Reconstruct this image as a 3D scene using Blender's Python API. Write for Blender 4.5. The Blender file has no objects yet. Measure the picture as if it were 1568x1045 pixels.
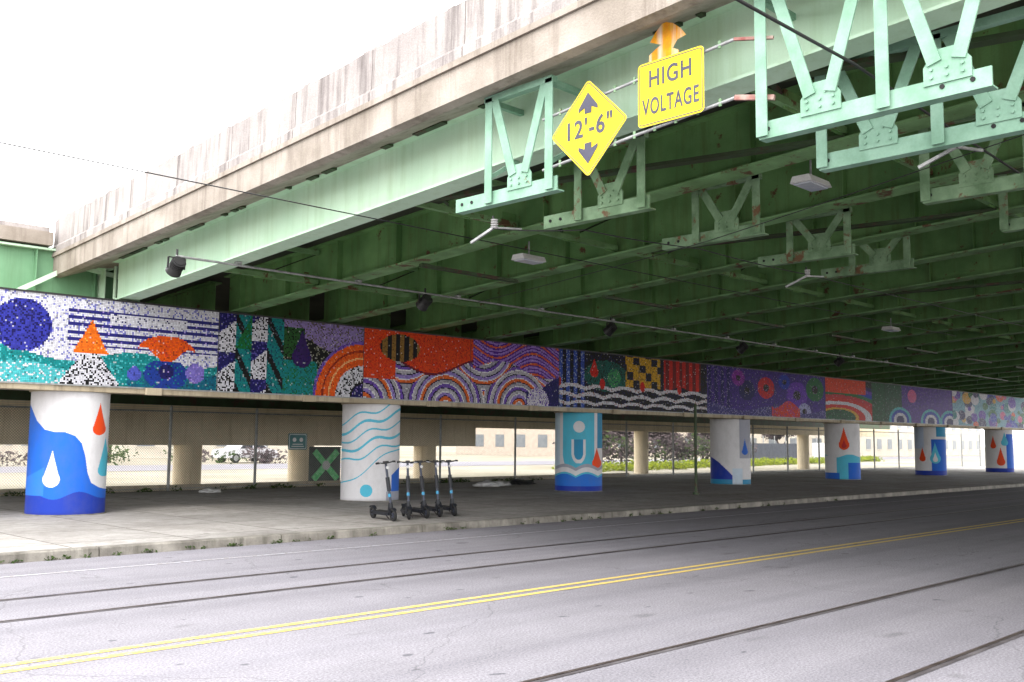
import bpy, bmesh, math, random
import numpy as np
from mathutils import Vector, Matrix
from mathutils import noise as mnz
random.seed(7); rng=np.random.default_rng(5)
scene=bpy.context.scene
def lin(c):
    return tuple(((v/255)/12.92 if v/255<=0.04045 else ((v/255+.055)/1.055)**2.4) for v in c)
# ---------------------------------------------------------------- materials
def newmat(name):
    m=bpy.data.materials.new(name); m.use_nodes=True
    nt=m.node_tree; b=nt.nodes['Principled BSDF']; return m,nt,b
def mixc(nt,fac,a,b,bt='MIX'):
    n=nt.nodes.new('ShaderNodeMix'); n.data_type='RGBA'; n.blend_type=bt
    for s,v in ((0,fac),(6,a),(7,b)):
        if hasattr(v,'links'): nt.links.new(v,n.inputs[s])
        elif s==0: n.inputs[0].default_value=v
        else: n.inputs[s].default_value=(*v[:3],1)
    return n.outputs[2]
def ramp(nt,src,p0,p1):
    n=nt.nodes.new('ShaderNodeMapRange'); n.inputs[1].default_value=p0; n.inputs[2].default_value=p1
    nt.links.new(src,n.inputs[0]); return n.outputs[0]
def noise(nt,scale,vec=(1,1,1),detail=4,rough=.55,loc=(0,0,0)):
    tc=nt.nodes.new('ShaderNodeTexCoord'); mp=nt.nodes.new('ShaderNodeMapping')
    mp.inputs['Scale'].default_value=vec; mp.inputs['Location'].default_value=loc
    n=nt.nodes.new('ShaderNodeTexNoise'); n.inputs['Scale'].default_value=scale
    n.inputs['Detail'].default_value=detail; n.inputs['Roughness'].default_value=rough
    nt.links.new(tc.outputs['Object'],mp.inputs[0]); nt.links.new(mp.outputs[0],n.inputs['Vector'])
    return n.outputs['Fac']
def mat(name,c,c2=None,scale=2.,rough=.75,metal=0,streak=None,rust=None,bump=0,fine=.12,spec=.3,rustc=(.16,.055,.022),sth=(.5,.68)):
    m,nt,b=newmat(name)
    out=mixc(nt,ramp(nt,noise(nt,scale),.35,.65),c,c2 if c2 else tuple(v*.8 for v in c))
    f=noise(nt,45,detail=2)
    out=mixc(nt,ramp(nt,f,.3,.7),mixc(nt,1,out,(1-fine,)*3,'MULTIPLY'),out)
    if streak:
        s=noise(nt,1.6,(3.5,3.5,.25),detail=5,rough=.65)
        out=mixc(nt,ramp(nt,s,*sth),out,mixc(nt,streak[1],out,streak[0]))
    if rust:
        s=noise(nt,2.4,detail=6,rough=.7,loc=(3,1,7))
        out=mixc(nt,ramp(nt,s,rust,rust+.05),out,rustc)
    nt.links.new(out,b.inputs['Base Color'])
    b.inputs['Roughness'].default_value=rough; b.inputs['Metallic'].default_value=metal
    b.inputs['Specular IOR Level'].default_value=spec
    if bump:
        bm=nt.nodes.new('ShaderNodeBump'); bm.inputs['Strength'].default_value=bump; bm.inputs['Distance'].default_value=.02
        nt.links.new(f,bm.inputs['Height']); nt.links.new(bm.outputs[0],b.inputs['Normal'])
    return m
def attrmat(name,rough=.5,dirt=.15,spec=.15):
    m,nt,b=newmat(name)
    a=nt.nodes.new('ShaderNodeAttribute'); a.attribute_name='Col'
    s=noise(nt,3,(1,1,.6),detail=6,rough=.65)
    o=mixc(nt,ramp(nt,s,.45,.8),a.outputs['Color'],mixc(nt,dirt,a.outputs['Color'],(.12,.11,.1)))
    nt.links.new(o,b.inputs['Base Color']); b.inputs['Roughness'].default_value=rough; b.inputs['Specular IOR Level'].default_value=spec
    return m
# ---------------------------------------------------------------- mesh builder
class MB:
    def __init__(s): s.v=[];s.f=[];s.m=[];s.mats=[];s.sm=[]
    def mi(s,m):
        if m not in s.mats: s.mats.append(m)
        return s.mats.index(m)
    def add(s,vs,fs,m,smooth=False):
        o=len(s.v); s.v+= [tuple(v) for v in vs]; k=s.mi(m)
        for f in fs: s.f.append([i+o for i in f]); s.m.append(k); s.sm.append(smooth)
    def box(s,x0,x1,y0,y1,z0,z1,m):
        vs=[(x,y,z) for z in (z0,z1) for y in (y0,y1) for x in (x0,x1)]
        s.add(vs,[(0,2,3,1),(4,5,7,6),(0,1,5,4),(2,6,7,3),(0,4,6,2),(1,3,7,5)],m)
    def beam(s,p0,p1,w,h,m,up=(0,0,1)):
        p0=Vector(p0);p1=Vector(p1);d=(p1-p0).normalized();u=Vector(up)
        if abs(d.dot(u))>.95: u=Vector((1,0,0))
        r=d.cross(u).normalized();u=r.cross(d)
        vs=[p+r*a*w/2+u*b*h/2 for p in (p0,p1) for a,b in ((-1,-1),(1,-1),(1,1),(-1,1))]
        s.add(vs,[(3,2,1,0),(4,5,6,7),(0,1,5,4),(1,2,6,5),(2,3,7,6),(3,0,4,7)],m)
    def cyl(s,p0,p1,r0,m,r1=None,n=12,cap=True):
        r1=r0 if r1 is None else r1
        p0=Vector(p0);p1=Vector(p1);d=(p1-p0).normalized()
        a=d.orthogonal().normalized();b=d.cross(a)
        vs=[]
        for p,r in ((p0,r0),(p1,r1)):
            for i in range(n):
                t=2*math.pi*i/n; vs.append(p+(a*math.cos(t)+b*math.sin(t))*r)
        s.add(vs,[(i,(i+1)%n,n+(i+1)%n,n+i) for i in range(n)],m,True)
        if cap:
            s.add(vs[:n],[tuple(range(n))[::-1]],m); s.add(vs[n:],[tuple(range(n))],m)
    def extr(s,poly,axis,a,b,m):
        def P(q,t):
            q=list(q); q.insert(axis,t); return q
        n=len(poly)
        vs=[P(q,a) for q in poly]+[P(q,b) for q in poly]
        s.add(vs,[(i,(i+1)%n,n+(i+1)%n,n+i) for i in range(n)]+[tuple(range(n))[::-1],tuple(range(n,2*n))],m)
    def obj(s,name,parent=None,bevel=0,recalc=True):
        me=bpy.data.meshes.new(name); me.from_pydata(s.v,[],s.f)
        for m in s.mats: me.materials.append(m)
        me.polygons.foreach_set('material_index',s.m)
        me.polygons.foreach_set('use_smooth',s.sm)
        if recalc:
            bm=bmesh.new(); bm.from_mesh(me); bmesh.ops.recalc_face_normals(bm,faces=bm.faces); bm.to_mesh(me); bm.free()
        me.update()
        o=bpy.data.objects.new(name,me); scene.collection.objects.link(o)
        if parent: o.parent=parent
        if bevel:
            b=o.modifiers.new('bev','BEVEL'); b.width=bevel; b.segments=2; b.limit_method='ANGLE'
        return o
def empty(name,loc=(0,0,0)):
    e=bpy.data.objects.new(name,None); e.location=loc; scene.collection.objects.link(e); e.empty_display_size=.3; return e

# ---------------------------------------------------------------- palette
def asphalt():
    m,nt,b=newmat('asphalt')
    big=noise(nt,.25,(.35,1.6,1),detail=5); mid=noise(nt,2.2,detail=5,rough=.7); fi=noise(nt,48,detail=2,rough=.8)
    o=mixc(nt,ramp(nt,big,.35,.65),lin((131,128,135)),lin((148,145,153)))
    o=mixc(nt,ramp(nt,mid,.35,.7),mixc(nt,1,o,(.88,.88,.88),'MULTIPLY'),o)
    o=mixc(nt,ramp(nt,fi,.3,.7),mixc(nt,1,o,(.50,.50,.50),'MULTIPLY'),mixc(nt,.12,o,(.6,.6,.62)))
    wp=noise(nt,1.0,(.03,1.3,1),detail=3,loc=(0,3.3,0)); o=mixc(nt,ramp(nt,wp,.45,.62),o,mixc(nt,1,o,(.86,.86,.87),'MULTIPLY'))
    tc=nt.nodes.new('ShaderNodeTexCoord'); nz=nt.nodes.new('ShaderNodeTexNoise'); nz.inputs['Scale'].default_value=.9; nz.inputs['Detail'].default_value=5
    nt.links.new(tc.outputs['Object'],nz.inputs['Vector'])
    ad=nt.nodes.new('ShaderNodeVectorMath'); ad.operation='ADD'
    nt.links.new(tc.outputs['Object'],ad.inputs[0]); nt.links.new(nz.outputs['Color'],ad.inputs[1])
    vo=nt.nodes.new('ShaderNodeTexVoronoi'); vo.feature='DISTANCE_TO_EDGE'; vo.inputs['Scale'].default_value=.22
    nt.links.new(ad.outputs[0],vo.inputs['Vector'])
    cr=ramp(nt,vo.outputs['Distance'],.0,.0028)
    o=mixc(nt,cr,mixc(nt,.4,o,(.05,.05,.05)),o)
    sp=noise(nt,1.5,(.6,1.3,1),detail=2,loc=(5,5,0)); o=mixc(nt,ramp(nt,sp,.68,.74),o,mixc(nt,.4,o,(.06,.06,.06)))
    sp=noise(nt,4,(.7,1.3,1),detail=1,loc=(2,9,0)); o=mixc(nt,ramp(nt,sp,.73,.76),o,mixc(nt,.65,o,(.05,.05,.06)))
    nt.links.new(o,b.inputs['Base Color']); b.inputs['Roughness'].default_value=.9; b.inputs['Specular IOR Level'].default_value=.2
    bm=nt.nodes.new('ShaderNodeBump'); bm.inputs['Strength'].default_value=.35; bm.inputs['Distance'].default_value=.01
    nt.links.new(fi,bm.inputs['Height']); nt.links.new(bm.outputs[0],b.inputs['Normal'])
    return m
def walkmat():
    m,nt,b=newmat('sidewalk_concrete')
    o=mixc(nt,ramp(nt,noise(nt,.5,detail=6,rough=.7),.35,.65),lin((152,148,144)),lin((178,175,171)))
    o=mixc(nt,ramp(nt,noise(nt,5,detail=6,rough=.7),.4,.75),o,mixc(nt,.5,o,lin((100,92,84))))
    o=mixc(nt,ramp(nt,noise(nt,50,detail=2),.3,.7),mixc(nt,1,o,(.82,.82,.82),'MULTIPLY'),o)
    sp=noise(nt,3.1,detail=3,loc=(8,1,0)); o=mixc(nt,ramp(nt,sp,.66,.72),o,mixc(nt,.45,o,(.05,.045,.04)))
    tc=nt.nodes.new('ShaderNodeTexCoord')
    br=nt.nodes.new('ShaderNodeTexBrick'); br.offset=0; br.inputs['Scale'].default_value=1
    br.inputs['Brick Width'].default_value=1.9; br.inputs['Row Height'].default_value=1.9; br.inputs['Mortar Size'].default_value=.014
    br.inputs['Color1'].default_value=(1,1,1,1); br.inputs['Color2'].default_value=(.82,.82,.82,1); br.inputs['Mortar'].default_value=(.3,.28,.26,1)
    nt.links.new(tc.outputs['Object'],br.inputs['Vector'])
    o=mixc(nt,1,o,br.outputs['Color'],'MULTIPLY')
    nt.links.new(o,b.inputs['Base Color']); b.inputs['Roughness'].default_value=.9; b.inputs['Specular IOR Level'].default_value=.2
    return m
A=asphalt(); WALK=walkmat()
CONC=mat('parapet_concrete',lin((166,160,157)),lin((146,139,137)),scale=1.2,streak=(lin((64,55,54)),.72),bump=.3,fine=.2,sth=(.49,.70))
SLAB=mat('slab_concrete',lin((162,153,144)),lin((136,127,117)),scale=1.5,streak=(lin((88,76,66)),.5),bump=.3)
CAP=mat('pier_concrete',lin((176,164,142)),lin((156,144,122)),scale=1.0,streak=(lin((90,80,68)),.5),bump=.2)
CAPL=mat('bent_concrete_lit',lin((224,208,178)),lin((208,192,162)),scale=.8,streak=(lin((150,134,108)),.4),bump=.2)  # paler copy of the pier concrete, light on the back bent put into the colour
CURB=mat('curb_concrete',lin((144,140,132)),lin((104,100,94)),scale=2.5,streak=(lin((62,60,50)),.6),bump=.4)
MINT=mat('faded_green_paint',lin((194,220,196)),lin((180,210,184)),scale=.8,rough=.6,rust=.73,fine=.05,streak=(lin((150,178,138)),.35))
MINT2=mat('end_span_green_paint',lin((112,152,120)),lin((96,138,104)),scale=.8,rough=.6,rust=.66,fine=.05,streak=(lin((80,110,80)),.4))
GRN=mat('green_paint',lin((108,150,92)),lin((84,124,72)),scale=1.2,rough=.6,rust=.62,fine=.1,streak=(lin((78,90,50)),.5),rustc=(.09,.045,.022))
FLG=mat('flange_green_paint',lin((120,160,110)),lin((92,124,80)),scale=2,rough=.6,rust=.56,fine=.1,rustc=(.10,.055,.028))
BRK=mat('bracket_paint',lin((134,170,150)),lin((112,150,128)),scale=4,rough=.6,rust=.655,fine=.1,rustc=(.16,.08,.04))
BRKD=mat('bracket_paint_worn',lin((124,152,120)),lin((90,118,86)),scale=4,rough=.65,rust=.575,fine=.1,rustc=(.13,.07,.035))
DKGRN=mat('dark_green_steel',lin((60,80,54)),lin((52,60,40)),rough=.6,rust=.56,rustc=(.06,.036,.024))
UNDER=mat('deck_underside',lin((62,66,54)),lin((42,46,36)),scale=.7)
BLACK=mat('black_metal',(.02,.02,.022),(.03,.03,.03),rough=.4)
RUB=mat('rubber',(.015,.015,.016),(.02,.02,.02),rough=.8)
STEEL=mat('galvanized_steel',lin((160,162,162)),lin((130,132,132)),scale=8,rough=.5,metal=.3)
RAIL=mat('rail_steel',lin((120,108,104)),lin((90,80,76)),scale=5,rough=.35,metal=.6)
GROOVE=mat('rail_groove',lin((62,58,60)),lin((90,86,88)),scale=3,rough=.9)
YEL=mat('sign_yellow',lin((222,196,10)),lin((212,186,14)),scale=3,rough=.5,fine=.04)
SIGNBLK=mat('sign_legend',lin((56,56,72)),lin((70,70,86)),scale=3,rough=.5,fine=.03)
def paint(name,c,wear):
    m,nt,b=newmat(name)
    s=noise(nt,14,(1,1,1),detail=6,rough=.75)
    o=mixc(nt,ramp(nt,s,wear,wear+.12),c,lin((150,145,142)))
    nt.links.new(o,b.inputs['Base Color']); b.inputs['Roughness'].default_value=.85; b.inputs['Specular IOR Level'].default_value=.2; return m
YLINE=paint('yellow_road_paint',lin((200,174,92)),.51)
WLINE=paint('white_road_paint',lin((180,180,188)),.45)
WHITE=mat('white_plastic',lin((205,205,205)),lin((185,185,185)),rough=.5)
SOIL=mat('ground_soil',lin((156,149,134)),lin((128,122,102)),scale=.15,rough=.95)

# ---------------------------------------------------------------- ground
g=MB(); g.add([(-900,-900,-.02),(900,-900,-.02),(900,900,-.02),(-900,900,-.02)],[(0,1,2,3)],SOIL); g.obj('ground')
r=MB(); r.add([(-150,-4,0),(300,-4,0),(300,14.32,0),(-150,14.32,0)],[(0,1,2,3)],A); r.obj('road')
r=MB(); r.add([(-150,50,0),(300,50,0),(300,60,0),(-150,60,0)],[(0,1,2,3)],A); r.obj('road')
w=MB(); w.box(-150,300,14.50,29.5,-.2,.13,WALK); w.obj('sidewalk')
w=MB(); w.box(-150,300,-8,-4.18,-.2,.13,WALK); w.obj('sidewalk')
c=MB()
x=-60.
while x<150:
    L=3.0
    c.extr([(14.31,-.1),(14.325,.115),(14.345,.134),(14.495,.136),(14.495,-.1)],0,x+.008,x+L-.008,CURB); x+=L
c.obj('curb')
c=MB(); c.box(-60,150,-4.18,-4.0,-.1,.13,CURB); c.obj('curb')
l=MB()
for y in (7.79,8.01): l.add([(-60,y-.045,.004),(200,y-.045,.004),(200,y+.045,.004),(-60,y+.045,.004)],[(0,1,2,3)],YLINE)
l.obj('yellow_center_line')
l=MB(); l.add([(-60,12.94,.004),(200,12.94,.004),(200,13.0,.004),(-60,13.0,.004)],[(0,1,2,3)],WLINE); l.obj('white_edge_line')
def tracks(name,ys):
    l=MB()
    for y in ys:
        l.add([(-60,y-.045,.004),(200,y-.045,.004),(200,y+.05,.004),(-60,y+.05,.004)],[(0,1,2,3)],GROOVE)
        l.add([(-60,y+.005,.008),(200,y+.005,.008),(200,y+.045,.008),(-60,y+.045,.008)],[(0,1,2,3)],RAIL)
    l.obj(name)
tracks('tram_track',(9.87,11.15)); tracks('tram_track',(3.2,4.98))

# ---------------------------------------------------------------- overpass
S=-.058
def zg(y): return 4.64+S*(y-20.29)   # girder soffit height
bridge=empty('overpass_bridge')
XF=8.88; DG=2.645; NG=23
YA,YB=-22.,20.9
def slopebox(mb,x0,x1,ya,yb,off0,off1,m):
    vs=[]
    for y in (ya,yb):
        z=zg(y); vs+=[(x0,y,z+off0),(x1,y,z+off0),(x1,y,z+off1),(x0,y,z+off1)]
    mb.add(vs,[(0,1,2,3),(7,6,5,4),(0,4,5,1),(1,5,6,2),(2,6,7,3),(3,7,4,0)],m)
for k in range(NG):
    X=XF+DG*k; m=MINT if k==0 else GRN; mf=MINT if k==0 else FLG; gb=MB()
    for ya,yb in ((YA,YB),(21.6,33.2)):
        slopebox(gb,X-.012,X+.012,ya,yb,.0,.9,m)
        slopebox(gb,X-.2,X+.2,ya,yb,-.035,-.001,mf)
        slopebox(gb,X-.17,X+.17,ya,yb,.845,.875,m)
    y=20.2
    while y>YA:
        if k>0: slopebox(gb,X-.14,X-.014,y-.008,y+.008,.001,.842,m)
        slopebox(gb,X+.014,X+.14,y-.008,y+.008,.001,.842,GRN)
        y-=1.9
    gb.obj('girder_%d'%k,bridge)
cb=MB()
for k in range(NG-1):
    X0=XF+DG*k+.06; X1=X0+DG-.12
    for y in (17.2,11.4,5.6,-.5,-7):
        z=zg(y)
        for dz in (.12,.74): cb.beam((X0,y,z+dz),(X1,y,z+dz),.09,.09,FLG)
        xm=(X0+X1)/2
        cb.beam((X0,y+.05,z+.72),(xm,y+.05,z+.14),.08,.02,DKGRN); cb.beam((X1,y+.05,z+.72),(xm,y+.05,z+.14),.08,.02,DKGRN)
        for s,xx in ((1,X0),(-1,X1)): cb.box(min(xx,xx+s*.32),max(xx,xx+s*.32),y-.012,y+.012,z+.05,z+.30,GRN)
        cb.box(xm-.22,xm+.22,y-.012,y+.012,z+.05,z+.28,GRN)
    if k in (0,2,5,9,14):
        for a,b_ in ((11.4,5.6),(5.6,-.5)):
            cb.beam((X0,a,zg(a)+.03),(X1,b_,zg(b_)+.03),.16,.05,DKGRN)
    if k%2==1: cb.beam((X0,14.0,zg(14)-.07),(X1,14.0,zg(14)-.07),.1,.06,DKGRN)
cb.obj('cross_bracing',bridge)
dk=MB()
xe=XF+DG*(NG-1)+1
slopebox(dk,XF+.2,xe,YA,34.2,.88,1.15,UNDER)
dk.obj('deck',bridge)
ed=MB()
def prof(mb,poly,ya,yb,m):
    n=len(poly); vs=[(x,y,zg(y)+z) for y in (ya,yb) for x,z in poly]
    mb.add(vs,[(i,(i+1)%n,n+(i+1)%n,n+i) for i in range(n)]+[tuple(range(n))[::-1],tuple(range(n,2*n))],m)
prof(ed,[(7.90,.62),(8.05,.60),(8.66,.84),(9.06,.876),(9.08,1.14),(7.9,1.03)],YA,22.1,SLAB)
prof(ed,[(7.86,1.03),(9.0,1.142),(9.0,1.16),(7.86,1.11)],YA,22.1,SLAB)
ed.obj('cantilever_slab',bridge)
pa=MB()
y=22.1
while y>YA:
    y2=y-1.9
    prof(pa,[(7.88,1.112),(8.25,1.15),(8.2,1.50),(8.17,1.86),(7.93,1.87),(7.92,1.30),(7.88,1.25)],y-.008,y2+.008,CONC)
    y=y2
random.seed(3)
y=22.
while y>YA:
    d=random.uniform(.12,.3); h=random.choice((0,.0,.012,.03,.045))
    if h: prof(pa,[(7.935,1.868),(8.165,1.862),(8.15,1.868+h),(7.95,1.872+h)],y,y-d,CONC)
    y-=d
pa.obj('parapet',bridge)
sp=MB(); random.seed(11)
for i in range(46):
    y=random.uniform(0,20); d=random.uniform(.05,.35)
    prof(sp,[(8.60,.80),(8.70,.80),(8.70,.842),(8.60,.818)],y,y+d,DKGRN)
sp.obj('flange_debris',bridge)
pc=MB()
pc.box(2.0,75,20.45,21.75,2.66,4.40,CAP)
pc.box(2.0,75,20.30,20.445,2.62,2.755,CAP)
x=9.3
while x<75:
    pc.box(x,x+.35,20.22,20.297,2.60,2.75,CAP); x+=3.9
pc.obj('pier_cap',bridge,bevel=.01)
ls=MB()
ls.box(-16,9.7,22.0,22.03,4.45,5.78,MINT2)
for z0,z1 in ((4.42,4.45),(5.70,5.74)): ls.box(-16,9.7,21.84,21.995,z0,z1,MINT)
for x in np.arange(-15,9.6,1.25): ls.box(x,x+.02,21.86,21.997,4.46,5.69,MINT2)
ls.box(-16,7.8,21.78,22.3,5.79,6.08,SLAB); ls.box(-16,7.75,21.9,22.2,6.083,6.2,CONC)
ls.beam((7.15,21.8,4.75),(8.3,21.8,5.45),.05,.1,MINT); ls.beam((8.3,21.78,5.42),(9.55,21.78,5.25),.05,.1,MINT)
ls.box(9.35,9.6,21.4,21.9,4.45,5.7,MINT2)
ls.cyl((9.0,21.35,4.5),(9.0,21.35,5.45),.04,MINT,n=10)
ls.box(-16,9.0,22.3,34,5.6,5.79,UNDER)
ls.obj('adjoining_span',bridge)
bb=MB()
bb.box(-8,31,33.3,34.3,1.45,2.85,CAPL); bb.box(-8,75,33.5,34.1,2.853,4.6,DKGRN); bb.box(-8,31,33.22,33.296,2.55,2.84,CAPL)
bb.box(31,75,33.5,34.2,2.3,2.85,CAPL)
for x in (3,8.2,12.6,17.2,22,28.4): bb.cyl((x,33.8,-.02),(x,33.8,1.45),.5,CAPL,n=24)
for x in (44,62): bb.cyl((x,33.8,-.02),(x,33.8,2.3),.40,CAPL,n=24)
bb.obj('back_bent',bridge)

# ---------------------------------------------------------------- mosaic mural
def mural():
    X0,X1=4.0,75.0; Z0,Z1=2.76,4.53; T=.034
    nx=int((X1-X0)/T); nz=int((Z1-Z0)/T); H=Z1-Z0
    xs=X0+(np.arange(nx)+.5)*T; vs=(np.arange(nz)+.5)/nz
    X,V=np.meshgrid(xs,vs,indexing='ij'); Y=V*H
    C=np.zeros(X.shape+(3,))
    c=lambda *a: np.array(lin(a))
    navy=c(28,26,96);wht=c(220,220,230);teal=c(16,130,132);tq=c(80,186,192);org=c(238,92,16);blk=c(8,8,14)
    pur=c(96,48,178);lav=c(168,144,222);red=c(214,34,16);grn=c(22,110,54);gold=c(220,168,30);blue=c(24,54,182);pink=c(222,96,146)
    R=rng.random(X.shape); R2=rng.random(X.shape)
    I=np.arange(nx)[:,None]; J=np.arange(nz)[None,:]
    lat=((I+J)%3==0)*.5+((I-J)%4==0)*.2
    RL=np.clip(.15+.55*R+.55*lat,0,1.0)
    def spk(mask,a,b,p):
        q=p+(1-p)*.48
        C[mask]=np.where(((.6*RL+.4*R)[mask]<q)[:,None],a,b)
    # --- A : sky, blue disc, stripes, teal hills, orange mountain and cap
    a=X<10.95
    spk(a,wht,c(120,120,196),.56)
    st=a&(X>7.65)&(V>.44)&(((V*24).astype(int))%2==0)&(V<.93); spk(st,c(40,40,120),lav,.85)
    spk(a&(X>8.5)&(X<10.2)&(np.abs(V-.80)<.05),wht,navy,.7)
    hill=Y<.60+.12*np.sin(X*2.2+.5)
    spk(a&hill,teal,tq,.52); spk(a&(X<7.7)&(Y<.34+.08*np.sin(X*3)),tq,wht,.6)
    spk(a&hill&(X>8.9)&(Y<.38+.08*np.sin(X*4)),c(14,98,126),teal,.55)
    spk(np.hypot((X-6.78)/1.05,(Y-1.12))<.52,c(52,56,160),c(24,22,90),.38)
    t=.74-Y; m=(np.abs(X-8.12)<t*.72+.10)&(Y<.64); spk(m,wht,blk,.36)
    m=(np.abs(X-8.12)<(1.34-Y)*.52)&(Y>.64)&(Y<1.34); spk(m,c(240,112,22),c(248,160,60),.7)
    m=(np.hypot((X-9.75)/.70,(Y-.66)/.48)<1)&(Y>.70-.16*np.cos((X-9.75)*6)); spk(m,org,c(214,70,40),.6)
    m=(np.hypot((X-9.75)/.50,(Y-.30)/.34)<1)&(Y<.58); spk(m,c(30,60,150),teal,.7)
    for cx,cy,rr,cc in ((9.05,.28,.15,c(80,90,190)),(9.75,.36,.17,navy),(10.42,.36,.22,c(130,116,204))):
        m=((X-cx)**2+(Y-cy)**2)<rr*rr; spk(m,cc,lav,.8)
    # --- B strips
    b=(X>=10.95)&(X<12.62); w=((X-10.95)/.418).astype(int); fr=((X-10.95)/.418)%1
    spk(b,navy,c(90,80,170),.6); k=b&(w%2==1); spk(k,teal,c(20,80,110),.6)
    spk(b&(w%2==0)&((Y+.3*w)%.9<.40+fr*.32),wht,blk,.4); spk(b&(w%2==1)&((Y+fr*.7)%.8<.26),blk,c(90,90,110),.7)
    spk(b&(w==1)&(Y>1.0)&(Y<1.0+fr*.8),grn,teal,.6)
    # --- C
    k=(X>=12.62)&(X<14.97); spk(k,blk,c(150,150,130),.46); spk(k&(Y>1.22+.16*np.sin(X*3)),c(150,130,190),c(100,90,70),.5)
    spk(k&(X<13.6)&(Y<.80),teal,grn,.5); spk(k&(X<13.2)&(Y<1.6)&(Y>.9),c(40,90,40),blk,.5)
    d=np.hypot((X-14.97)/1.05,Y)
    for r0,r1,ca,cb_,p in ((0,.33,navy,lav,.7),(.33,.39,blk,blk,.7),(.39,.80,wht,blk,.42),(.80,1.34,org,c(250,140,60),.7),(1.34,1.42,c(120,90,180),pur,.6)):
        spk(k&(d>=r0)&(d<r1),ca,cb_,p)
    C[k&(np.abs(d-.98)<.022)]=c(255,190,120); C[k&(np.abs(d-1.16)<.022)]=c(150,40,10)
    dx=np.abs(X-13.15); yy=Y-.90
    m=k&((((X-13.15)/.27)**2+(yy/.25)**2<1)|((yy>0)&(yy<.66)&(dx<.27*(1-yy/.66)))); spk(m,c(52,24,96),navy,.8)
    # --- D : orange field above, concentric contour waves below
    k=(X>=14.97)&(X<22.34)
    cen=[(16.3,1.55,-1),(17.75,-.10,1),(19.15,1.65,-1),(20.6,-.05,1),(22.1,1.6,-1),(15.0,-.1,1)]
    D=np.stack([np.hypot((X-cx)/1.12,Y-cy) for cx,cy,_ in cen],-1)
    near=D.argmin(-1); dm=np.take_along_axis(D,near[...,None],-1)[...,0]
    sgn=np.array([q[2] for q in cen])[near]
    ph=np.where(sgn>0,dm,1.84-dm)
    s=(ph/.115)%1; idx=np.floor(ph/.115).astype(int)
    cyc=np.array([c(170,168,180),c(236,110,40),c(158,136,214),c(190,188,196),c(120,84,190)])
    C[k]=cyc[idx%5][k]
    ln=k&(s<.26); C[ln]=np.where(((idx%2)==0)[...,None],c(30,26,60),c(240,240,244))[ln]
    band=Y-(.92+.24*np.sin(X*1.7+.6))
    m=k&(X<18.75)&(band>0); spk(m,c(232,72,12),c(216,40,10),.6)
    m=k&(X<16.0)&(Y>.50); spk(m,c(232,72,12),c(216,40,10),.6)
    m=k&(X>16.0)&(X<18.75)&(band>0)&(band<.06); C[m]=c(110,12,40)
    m=np.hypot((X-16.15)/.66,(Y-1.34)/.36)<1; C[m]=np.where(((X*7).astype(int)%2==0)[...,None],c(16,16,26),c(150,112,50))[m]
    m=k&(X>18.75)&(Y>1.02+.22*np.sin(X*1.7-.8)); s2=((Y+.26*np.sin(X*2.0))/.10)%1; i2=np.floor((Y+.26*np.sin(X*2.0))/.10).astype(int)
    C[m]=np.where((s2<.42)[...,None],c(84,36,150),np.where(((i2%3)==0)[...,None],c(236,104,50),c(170,130,226)))[m]
    m=k&(X>20.9)&(Y<.62+.25*np.sin(X*2.6)); spk(m,navy,c(60,44,130),.6)
    spk(k&(np.hypot(X-21.4,Y-.05)<.48),c(220,216,232),pur,.42)
    # --- E
    k=(X>=22.34)&(X<30.3); spk(k,blk,navy,.55)
    spk(k&(X<23.6)&((X*6).astype(int)%2==0),c(50,80,176),c(160,180,220),.55)
    spk(k&(np.hypot((X-24.6)/1.1,(Y-1.05)/.5)<1),c(10,98,88),blk,.55)
    yy=Y-1.15; m=k&((np.hypot((X-24.0)/.2,yy/.17)<1)|((yy>0)&(yy<.45)&(np.abs(X-24.0)<.2*(1-yy/.45)))); C[m]=red
    spk(k&(np.hypot((X-25.0)/.34,(Y-1.0)/.3)<1),c(60,150,90),navy,.6)
    m=k&(X>25.6)&(X<27.5)&(Y>.75)&(((X*3).astype(int)+(Y*4).astype(int))%3!=0); spk(m,gold,c(110,96,40),.6)
    m=k&(X>27.7)&(X<29.9)&(Y>.78+.1*np.sin(X*4)); C[m]=np.where(((X*5).astype(int)%2==0)[...,None],red,c(120,12,20))[m]
    for q,(yc,th) in enumerate(((.60,.08),(.34,.08),(.10,.06))):
        m=k&(np.abs(Y-yc-.10*np.abs(np.sin(X*2.4+q)))<th/2+.02); spk(m,wht,c(180,120,110),.6)
    m=k&(((X-26)%2.1-.5)**2*1.8+(Y-.78)**2<.03); C[m]=red
    # --- F
    k=(X>=30.3)&(X<39.2); spk(k,c(74,40,150),navy,.45); spk(k&(X<32)&((X*5).astype(int)%2==0),navy,lav,.7)
    for cx,cy,rr,cc in ((33,.95,.38,navy),(34.4,1.1,.42,c(214,34,40)),(35.8,1.4,.3,blue),(36.8,.9,.55,c(110,50,190)),(38.3,1.2,.5,grn),(32.4,1.4,.3,c(150,44,170)),(37.4,.25,.35,c(170,170,220))):
        d=np.hypot((X-cx)/1.5,Y-cy); spk(d<rr,cc,navy,.7); spk(d<rr*.35,blk,lav,.8)
    spk(k&(Y<.30+.12*np.sin(X*1.3)),c(60,54,130),c(160,150,214),.6); spk(k&(X>34.8)&(X<37)&(Y<.5+.15*np.sin(X*3)),c(220,56,30),pur,.6)
    k=(X>=39.2)&(X<45); d=np.hypot((X-40.4)/4.5,Y-.1)
    spk(k,c(20,96,56),blk,.5)
    m=k&(X<43.6)&(d>.35); idx=(d/.14).astype(int)
    pal=np.array([red,org,gold,red,wht,red,c(200,30,50),grn,blue,pur,navy,blk]); C[m]=pal[np.clip(idx,0,11)][m]; spk(m&(Y>1.15)&(X<43),c(230,62,14),org,.7)
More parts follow.
